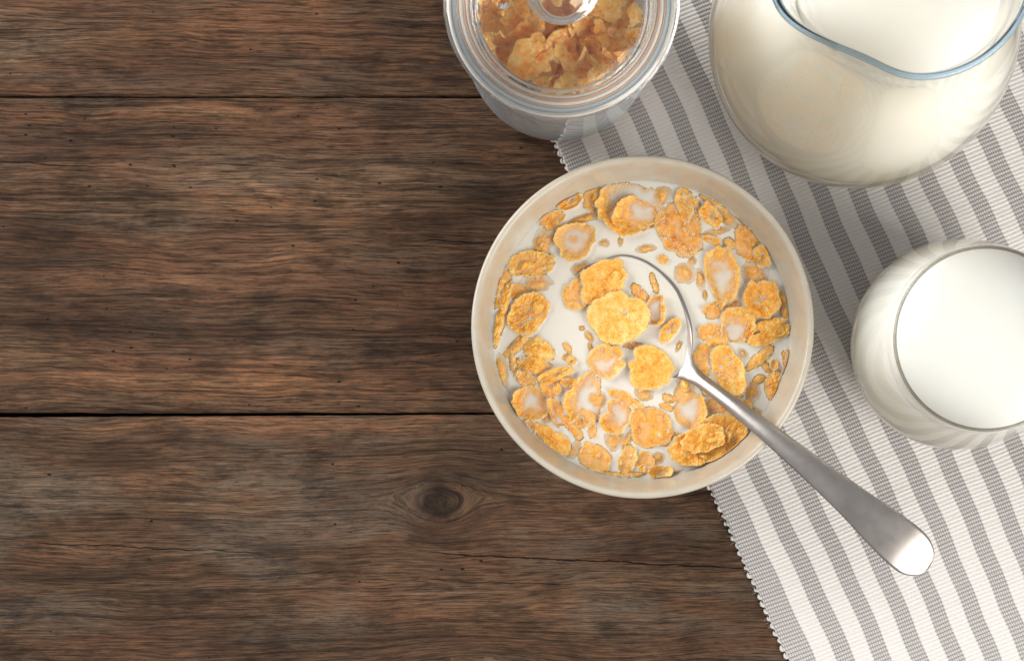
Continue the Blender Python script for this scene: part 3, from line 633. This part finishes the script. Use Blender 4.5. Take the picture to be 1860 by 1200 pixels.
# small scraps in the gaps between the big flakes, mostly round the rim and in the lower and far half
rs = random.Random(21); n_scrap = 0; tries = 0
while n_scrap < 30 and tries < 4000:
    tries += 1
    a0_ = rs.uniform(-2.9, 1.1); rad = rs.uniform(34, 65); lx, ly = rad * math.cos(a0_), rad * math.sin(a0_)
    ii, jj = int((lx + R_GRID) / STEP), int((ly + R_GRID) / STEP); w_ = 7
    if (under[ii - w_:ii + w_ + 1, jj - w_:jj + w_ + 1] > -8).mean() > 0.22: continue
    kind = rs.choice('SSEPP'); rx = rs.uniform(2.2, 3.9); ry = rx * rs.uniform(0.4, 0.85)
    me, top = flake_mesh(rx, ry, kind, 500 + n_scrap, nr=10, nt=36, tone=rs.uniform(-0.3, 0.3), z0=rs.uniform(-0.5, 0.1))
    a_ = rs.uniform(0, 6.28); keep_inside(me, top, lx, ly, a_); o = obj('corn_flake', me, FLAKE_WET, None, ((bx + lx) / 1000, (by + ly) / 1000, MZ / 1000)); o.rotation_euler = (0, 0, a_)
    tag(o, 'small wet scrap of cornflake half sunk in a gap between bigger flakes', 'cornflake', G_BOWL)
    sh = top.reshape(-1, 36, 3)
    for q_ in (sh, (sh + np.roll(sh, 1, 1)) / 2, (sh[:-1] + sh[1:]) / 2):
        q_ = q_.reshape(-1, 3); mark(lx + q_[:, 0] * math.cos(a_) - q_[:, 1] * math.sin(a_), ly + q_[:, 0] * math.sin(a_) + q_[:, 1] * math.cos(a_), q_[:, 2])
    n_scrap += 1

# ------------------------------------------------------------------ spoon
def steel():
    t = NT('worn_steel'); A = t.n('ShaderNodeAttribute', attribute_name='run', out='Vector')
    n = t.noise(t.vmul(A, (0.10, 0.10, 1)), 1.0, 5, 0.6); sc = t.noise(t.vmul(A, (0.5, 6.0, 1)), 1.0, 4, 0.7); sc2 = t.noise(t.vmul(A, (3.5, 0.6, 1)), 1.0, 3, 0.7)
    c = t.mix(t.step(n, 0.25, 0.75), (0.40, 0.365, 0.34), (0.45, 0.415, 0.39))
    c = t.mix(t.math('MULTIPLY', t.step(n, 0.60, 0.74), 0.25), c, (0.36, 0.29, 0.23))
    r = t.math('ADD', t.math('MULTIPLY', sc, 0.12), t.step(n, 0.2, 0.8, 0.25, 0.33))
    return t.principled(Base_Color=c, Metallic=1.0, Roughness=r, Normal=t.bump(t.math('ADD', sc, t.math('MULTIPLY', sc2, 0.6)), 0.10, 0.0003))
STEEL = steel()
# stations: photo pixel x, y, height mm, half width mm, section depth mm, thickness mm, roll (mm of rise towards the far side at the edge)
axis_u = np.array([0.772, 0.635])                       # photo direction tip -> handle
def bowl_station(u, w, depth, z, th=0.9, roll=2.3):
    c = np.array([1247.0, 671.0]) - axis_u * u
    return (c[0], c[1], z, w, depth, th, roll)
ST = [bowl_station(266, 0.6, 0.05, MZ - 1.6), bowl_station(262, 6.0, 0.5, MZ - 1.5), bowl_station(250, 11.8, 1.9, MZ - 1.4), bowl_station(225, 21.3, 4.6, MZ - 1.35),
      bowl_station(190, 26.2, 7.3, MZ - 1.3), bowl_station(150, 27.5, 8.7, MZ - 1.25), bowl_station(110, 26.4, 8.6, MZ - 0.85), bowl_station(75, 22.4, 7.2, MZ - 0.45),
      bowl_station(45, 17.2, 5.0, MZ + 0.15), bowl_station(22, 10.8, 2.6, MZ + 0.9), bowl_station(6, 5.9, 0.9, MZ + 1.8, 1.6, 0.7),
      (1258, 680, MZ + 2.9, 3.6, -0.9, 2.6, 0.2), (1275, 692, MZ + 6.0, 3.1, -1.5, 3.0, 0), (1310, 718, MZ + 13.0, 3.2, -1.5, 2.9, 0), (1355, 753, MZ + 19.4, 3.7, -1.5, 2.6, 0), (1410, 797, MZ + 25.8, 4.4, -1.5, 2.3, 0),
      (1475, 850, MZ + 31.4, 5.6, -1.5, 2.0, 0), (1545, 908, MZ + 36.2, 7.3, -1.6, 1.8, 0), (1600, 955, MZ + 38.6, 9.3, -0.8, 1.7, 0), (1635, 985, MZ + 38.6, 10.3, -0.9, 1.7, 0),
      (1659, 1006, MZ + 37.4, 10.0, -0.9, 1.6, 0), (1674, 1019, MZ + 36.0, 8.0, -0.7, 1.5, 0), (1684, 1028, MZ + 34.8, 4.6, -0.3, 1.3, 0), (1687.5, 1031, MZ + 34.2, 0.6, 0.0, 0.9, 0)]
pts = []
for (px, py, z, w, d, th, roll) in ST:
    x, y = mm_at(px, py, z / 1000); pts.append((x, y, z, w, d, th, roll))
NB = 150
SP = smooth_path(pts, NB); NECK = int(NB * 11.0 / (len(ST) - 1))
KC = 19; V = []; RUN = []
d0 = np.gradient(SP[:, :2], axis=0); run = np.concatenate([[0], np.cumsum(np.linalg.norm(np.diff(SP[:, :3], axis=0), axis=1))])
for i in range(NB):
    dd = d0[i] / np.linalg.norm(d0[i]); side = np.array([-dd[1], dd[0]])        # towards upper right of the photo
    x, y, z, w, d, th, roll = SP[i]; w = max(w, 0.3)
    loop = []
    for k in range(KC):                                                   # upper surface
        v = -1 + 2 * k / (KC - 1); v = math.copysign(abs(v) ** 0.85, v)
        loop.append((v, z - d * (1 - v * v) + roll * v, 0))
    for k in range(KC):                                                   # under side
        v = 1 - 2 * k / (KC - 1); v = math.copysign(abs(v) ** 0.85, v)
        loop.append((v * (1 + 0.0 * th), z - d * (1 - v * v) + roll * v - th * (0.28 + 0.72 * (1 - v ** 4) ** 0.5), 1))
    for (v, zz, lo) in loop:
        e = w * v + (0.25 * math.copysign(1, v) if lo and abs(v) > 0.97 else 0)
        V.append((x + side[0] * e, y + side[1] * e, zz)); RUN.append((run[i], w * v, 0))
V = np.array(V); RUN = np.array(RUN); LC = 2 * KC
q = grid_quads(NB, LC, wrap_v=True, flip=True)
full = mesh_np('spoon_full', V, q); nrm = np.zeros(len(V) * 3, dtype=np.float32); full.vertices.foreach_get('normal', nrm); nrm = nrm.reshape(-1, 3)
spoon = thing('spoon', 'steel spoon dipped in the cereal bowl with its handle over the placemat', 'spoon', (0, 0, 0))
def cut(name, a_, b_, cap):
    sub = V[a_ * LC:(b_ + 1) * LC]; n = b_ - a_ + 1
    qq = grid_quads(n, LC, wrap_v=True, flip=True); caps = []
    for (row, s) in ((0, 1), (n - 1, -1)):
        if cap[0 if row == 0 else 1]:
            for k in range(KC - 1):
                f = (row * LC + k, row * LC + k + 1, row * LC + LC - 2 - k, row * LC + LC - 1 - k); caps.append(f if s < 0 else f[::-1])
    me = mesh_np(name, sub, np.vstack([qq, np.array(caps).reshape(-1, 4)]) if caps else qq)
    attr_vec(me, 'run', RUN[a_ * LC:(b_ + 1) * LC])
    if len(me.vertices) == len(sub):
        me.normals_split_custom_set_from_vertices([tuple(x) for x in nrm[a_ * LC:(b_ + 1) * LC]])
    return obj(name, me, STEEL, spoon)
cut('spoon_bowl', 0, NECK, (True, False)); cut('handle', NECK, NB - 1, (False, True))
bpy.data.meshes.remove(full)
su = V.reshape(NB, LC, 3)[:NECK + 2, :KC]
for fu in np.linspace(0, 1, 4, endpoint=False):
    a1_ = su[:-1] * (1 - fu) + su[1:] * fu
    for fv_ in np.linspace(0, 1, 8, endpoint=False):
        a2_ = (a1_[:, :-1] * (1 - fv_) + a1_[:, 1:] * fv_).reshape(-1, 3); wk = a2_[:, 2] - MZ > -0.1; wet_mask[np.clip(((a2_[wk, 0] - bx + R_GRID) / STEP).round().astype(int), 0, NG - 1), np.clip(((a2_[wk, 1] - by + R_GRID) / STEP).round().astype(int), 0, NG - 1)] = 1

# ------------------------------------------------------------------ milk in the bowl
def blur(a, n):
    for _ in range(n):
        p = np.pad(a, 1, mode='edge')
        a = (p[:-2, 1:-1] + p[2:, 1:-1] + p[1:-1, :-2] + p[1:-1, 2:] + 2 * a) / 6
    return a
gx = np.linspace(-R_GRID, R_GRID, NG); GX, GY = np.meshgrid(gx, gx, indexing='ij'); RR = np.hypot(GX, GY)
men = 0.6 * blur(wet_mask, 8) + 0.10 * blur(wet_mask, 60)
RW = 69.6
men += 0.55 * np.exp(-np.clip(RW - RR, 0, 99) / 1.3)
inside = RR < R_GRID - 1.0
idx = -np.ones((NG, NG), int); idx[inside] = np.arange(inside.sum())
vt = np.stack([GX[inside], GY[inside], men[inside]], -1); nvt = len(vt)
vb = vt.copy(); vb[:, :2] *= 0.86; vb[:, 2] = -12
a0, a1, a2, a3 = idx[:-1, :-1], idx[1:, :-1], idx[1:, 1:], idx[:-1, 1:]
ok = (a0 >= 0) & (a1 >= 0) & (a2 >= 0) & (a3 >= 0)
qt = np.stack([a0[ok], a1[ok], a2[ok], a3[ok]], -1)
eset = {}
for f in qt:
    for k in range(4): eset[(f[k], f[(k + 1) % 4])] = 1
rim = [(a_, b_) for (a_, b_) in eset if (b_, a_) not in eset]
q = np.vstack([qt, qt[:, ::-1] + nvt, np.array([(b_, a_, a_ + nvt, b_ + nvt) for a_, b_ in rim])])
film = men - np.where(under > -8, blur(under, 1) * 0 + under, -9.0); film = np.clip(film, 0, 9)
msk = under > -8; us = blur(np.where(msk, under, men), 2); core = msk & (film < 0.15)
for _ in range(2): core = core & np.roll(core, 1, 0) & np.roll(core, -1, 0) & np.roll(core, 1, 1) & np.roll(core, -1, 1)
men = np.where(core, np.maximum(us - 0.5, men - 0.8), men); film = np.where(msk & ~core, np.clip(men - us, 0, 9), np.where(core, 0, film))
alpha = 1 - np.exp(-film / 0.95); alpha = np.where(msk & (film > 0.03), alpha, 1.0)
milk_me = mesh_np('milk', np.vstack([vt, vb]), q)
fa = alpha[inside]; attr_vec(milk_me, 'film', np.stack([np.concatenate([fa, np.ones(len(vb))])] * 3, -1))
mo = obj('milk', milk_me, MILK_BOWL, None, (bx / 1000, by / 1000, MZ / 1000))
tag(mo, 'white milk in the beige bowl around the cornflakes', 'milk')

# ------------------------------------------------------------------ glass of milk
gx0, gy0 = mm_at(1790, 615, 0.100); MT = 1.9
def profile(outer, inner, n=90):
    a = smooth_path(outer, n); b = smooth_path(inner, n); p = np.vstack([a, b]); p[0, 0] = p[-1, 0] = 0; return p
tumbler = thing('drinking_glass', 'round stemless glass filled with milk standing on the placemat', 'glass', (gx0 / 1000, gy0 / 1000, MT / 1000))
go = [(0, 0.6), (12, 0.5), (22, 0), (27, 0.8), (33, 4), (41, 13), (46.5, 27), (48.4, 42), (47.3, 58), (44.3, 78), (41.4, 94), (40.3, 98.0), (39.7, 98.5)]
gi = [(39.2, 98.5), (38.95, 98.0), (39.9, 94), (42.7, 78), (45.7, 58), (46.7, 42), (44.7, 28), (39.2, 15.5), (31, 8.5), (18, 6.2), (0, 5.8)]
obj('glass_wall', lathe('glass_wall', profile(go, gi), 192), GLASS, tumbler)
rimg = [(39.45 + 0.78 * math.cos(a_), 99.5 + 0.9 * math.sin(a_)) for a_ in np.linspace(0, 2 * math.pi, 16, endpoint=False)]
obj('glass_rim', lathe('glass_rim', rimg, 192, closed=True), glass_mat('smoky_edge_glass', (0.72, 0.71, 0.68)), tumbler)
def milk_fill(name, inner, level, over=0.12):
    """solid of revolution that wets the inner wall up to LEVEL"""
    p = smooth_path(inner, 200); p = p[p[:, 1] < level]; p = p.copy(); p[:, 0] += over; p[:, 1] -= over * 0.3; p[-1, 0] = 0
    r0 = p[0, 0]; topc = [(0, level)] + [(r0 * k / 14.0, level + 0.5 * math.exp(-(r0 - r0 * k / 14.0) / 1.4)) for k in range(1, 15)]
    return lathe(name, np.vstack([topc, p]), 160)
m2 = obj('milk', milk_fill('milk_in_glass', gi, 87.0), MILK_GLASS, None, (gx0 / 1000, gy0 / 1000, MT / 1000))
tag(m2, 'cream coloured milk filling the stemless glass', 'milk')

# ------------------------------------------------------------------ milk jug
jx, jy = mm_at(1670, -70, 0.190)
jug = thing('milk_jug', 'big bellied clear glass jug with pouring lip on the placemat', 'jug', (jx / 1000, jy / 1000, MT / 1000))
SPOUT = math.radians(194)
def spout(r, z, th, f):
    d = (th - SPOUT + math.pi) % (2 * math.pi) - math.pi
    k = np.clip((z - 138) / 50.0, 0, 1) ** 1.6
    g = np.exp(-(d / 0.40) ** 2)
    nip = -0.05 * np.exp(-((np.abs(d) - 0.85) / 0.3) ** 2)
    return r * (1 + k * (0.30 * g + nip)), z + k * 2.5 * g
jo = [(0, 1.5), (25, 1.2), (42, 0), (49, 1.5), (57, 8), (65, 27), (69.0, 52), (68.8, 68), (64.5, 90), (56, 113), (47.5, 133), (42.6, 151), (42.0, 165), (43.6, 179), (45.5, 186.0)]
ji = [(42.9, 186.0), (41.2, 179), (39.4, 165), (40.0, 151), (45.0, 132), (53.5, 112), (62.0, 89), (66.4, 68), (66.6, 52), (62.6, 29), (54, 12.5), (44, 7.5), (25, 6.5), (0, 6.3)]
obj('jug_wall', lathe('jug_wall', profile(jo, ji, 100), 240, deform=spout), GLASS, jug)
rimp = [(44.2 + 1.35 * math.cos(a_), 186.9 + 1.3 * math.sin(a_)) for a_ in np.linspace(0, 2 * math.pi, 18, endpoint=False)]
obj('jug_rim', lathe('jug_rim', rimp, 240, deform=spout, closed=True), BLUE_REFRACTION_GLASS, jug)
m3 = obj('milk', milk_fill('milk_in_jug', ji, 157.0), MILK_GLASS, None, (jx / 1000, jy / 1000, MT / 1000))
tag(m3, 'cream coloured milk filling the big glass jug', 'milk')

# ------------------------------------------------------------------ cereal jar
cx, cy = mm_at(1020, -4, 0.130)
jar = thing('cereal_jar', 'round glass storage jar with lid holding dry cornflakes', 'jar', (cx / 1000, cy / 1000, MT / 1000))
co_ = [(0, 1.5), (20, 1.2), (29, 0), (33, 1.0), (38.5, 6.5), (42.5, 20), (44.0, 42), (44.6, 70), (44.9, 92), (44.6, 104), (43.6, 110), (44.6, 113.2), (45.6, 115.2)]
ci_ = [(41.0, 115.2), (40.6, 113), (40.6, 104), (42.3, 92), (42.0, 70), (41.3, 42), (39.5, 22), (34.5, 10.5), (27, 7.5), (15, 6.6), (0, 6.4)]
obj('jar_body', lathe('jar_body', profile(co_, ci_, 90), 192), glass_mat('jar_body_glass', (0.99, 0.996, 0.996), ior=1.52, thin=0.6, sky_sheen=0.012), jar)
lid_p = [(0, 129.5), (12, 128.7), (24, 126.0), (33, 122.8), (36.0, 122.0), (37.0, 122.4), (38.2, 124.3), (40.2, 125.4), (42.0, 125.0), (43.4, 125.2), (45.5, 126.0), (47.6, 125.7), (49.1, 124.4), (49.7, 122.6), (49.3, 120.8), (48.2, 119.8), (46, 119.4), (40.6, 119.2), (38.8, 118.4), (38.2, 113.0), (37.3, 111.6), (36.3, 112.6), (35.8, 117.0), (34.8, 118.8), (24, 122.4), (12, 125.1), (0, 125.9)]
lp = smooth_path(lid_p, 150); lp[0, 0] = lp[-1, 0] = 0
lid = obj('lid', lathe('lid', lp, 192), JARGLASS, jar)
knob_p = [(0, 160), (6, 159.6), (11.5, 157), (14.8, 152.5), (15.6, 147.5), (14.2, 142), (11, 137.5), (9.2, 134), (9.4, 131.5), (10.6, 128.4), (0, 128.0)]
kp = smooth_path(knob_p, 60); kp[0, 0] = kp[-1, 0] = 0
obj('knob', lathe('knob', kp, 96), JARGLASS, lid)
t = NT('silicone'); SIL = t.principled(Base_Color=(0.90, 0.87, 0.82, 1), Roughness=0.4, Transmission_Weight=0.25, IOR=1.41)
t = NT('sky_reflection_band'); SKY_BAND = t.principled(Base_Color=(0.66, 0.76, 0.81, 1), Roughness=0.4, Transmission_Weight=0.3, IOR=1.41)
t = NT('flake_reflection_band'); FLAKE_BAND = t.principled(Base_Color=(0.90, 0.62, 0.44, 1), Roughness=0.4, Transmission_Weight=0.3, IOR=1.41)
for (rr0, ww, mm_) in ((39.6, 0.8, SIL), (41.0, 0.45, FLAKE_BAND), (42.4, 0.9, SIL), (43.8, 0.35, FLAKE_BAND), (45.2, 0.95, SKY_BAND), (47.2, 0.9, SIL)):  # white seals; peach and blue rings stand in for flake and sky reflections
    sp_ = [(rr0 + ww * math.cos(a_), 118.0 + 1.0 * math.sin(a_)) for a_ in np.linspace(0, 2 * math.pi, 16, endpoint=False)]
    obj('seal_and_reflection_ring', lathe('seal_and_reflection_ring', sp_, 160, closed=True), mm_, lid)
# dry flakes heaped in the jar
dry = []
for k in range(8):
    rr = random.Random(900 + k)
    me, _ = flake_mesh(rr.uniform(6.5, 8.5), rr.uniform(4.5, 6.8), 'C' if k % 2 else 'P', 700 + k, bub=(0.3, 0.2, 0.25) if k % 3 == 0 else None, tone=rr.uniform(-0.25, 0.35), nr=15, nt=56, fold=rr.uniform(0.3, 3.2), z0=0.0, rough=2.0, curl=rr.uniform(0.8, 3.0))
    dry.append(me)
G_JAR = 'dry cornflakes in the jar'
def dry_flake(x, y, z, rot, k, sc=1.0, lab='dry golden cornflake heaped in the glass storage jar'):
    o = obj('corn_flake', dry[k], FLAKE_DRY, None, ((cx + x) / 1000, (cy + y) / 1000, z / 1000)); o.rotation_euler = rot; o.scale = (sc, sc, sc)
    return tag(o, lab, 'cornflake', G_JAR)
fx, fy = mm_at(966, 103, 0.113)
dry_flake(fx - cx, fy - cy, 109.0, (math.radians(10), math.radians(6), 0.5), 3, 1.3, 'pale flat oval flake lying on top of the heap inside the jar')
rj = random.Random(5)
HOURS = ['twelve', 'one', 'two', 'three', 'four', 'five', 'six', 'seven', 'eight', 'nine', 'ten', 'eleven']
for rad, hrs, where in ((11.0, (0, 2, 4, 6, 8, 10), 'close under the knob'), (19.5, (1, 3, 4, 5, 6, 7, 8, 9, 11), 'midway to the lid ring'), (31.0, (0, 1, 2, 3, 4, 5, 6, 8, 9, 10, 11), 'by the lid ring')):
    for h_ in hrs:
        a_ = math.pi / 2 - h_ * math.pi / 6 + rj.uniform(-0.1, 0.1); rr_ = rad + rj.uniform(-1.2, 1.2)
        dry_flake(rr_ * math.cos(a_), rr_ * math.sin(a_), 111.0 - 0.010 * rr_ * rr_ + rj.uniform(-2.0, 2.0), (rj.gauss(0, 0.55), rj.gauss(0, 0.55), rj.uniform(0, 6.28)), rj.randrange(8), rj.uniform(0.68, 0.92),
                  'dry cornflake at ' + HOURS[h_] + " o'clock on the heap in the jar, " + where)
for layer, (z, n) in enumerate([(14, 4), (26, 6), (38, 6), (50, 10), (62, 8), (73, 12), (83, 16), (91, 28), (98, 34), (103, 16)]):
    for k in range(n):
        rad = (34.5 if z < 96 else 30.5) * ((k + 0.5) / n) ** (0.5 if z > 80 else 0.3) * (0.75 if z < 20 else 1); a_ = k * 2.39996 + layer * 1.3
        x, y = rad * math.cos(a_) + rj.uniform(-2, 2), rad * math.sin(a_) + rj.uniform(-2, 2)
        dry_flake(x, y, z + rj.uniform(-3, 3), (rj.gauss(0, 0.75), rj.gauss(0, 0.75), rj.uniform(0, 6.28)), rj.randrange(8), (1.0 if rad < 26 else 0.78) * (1.25 if z < 80 else 1.0) * rj.uniform(0.8, 1.05), 'dry golden cornflake buried in the heap inside the glass jar')
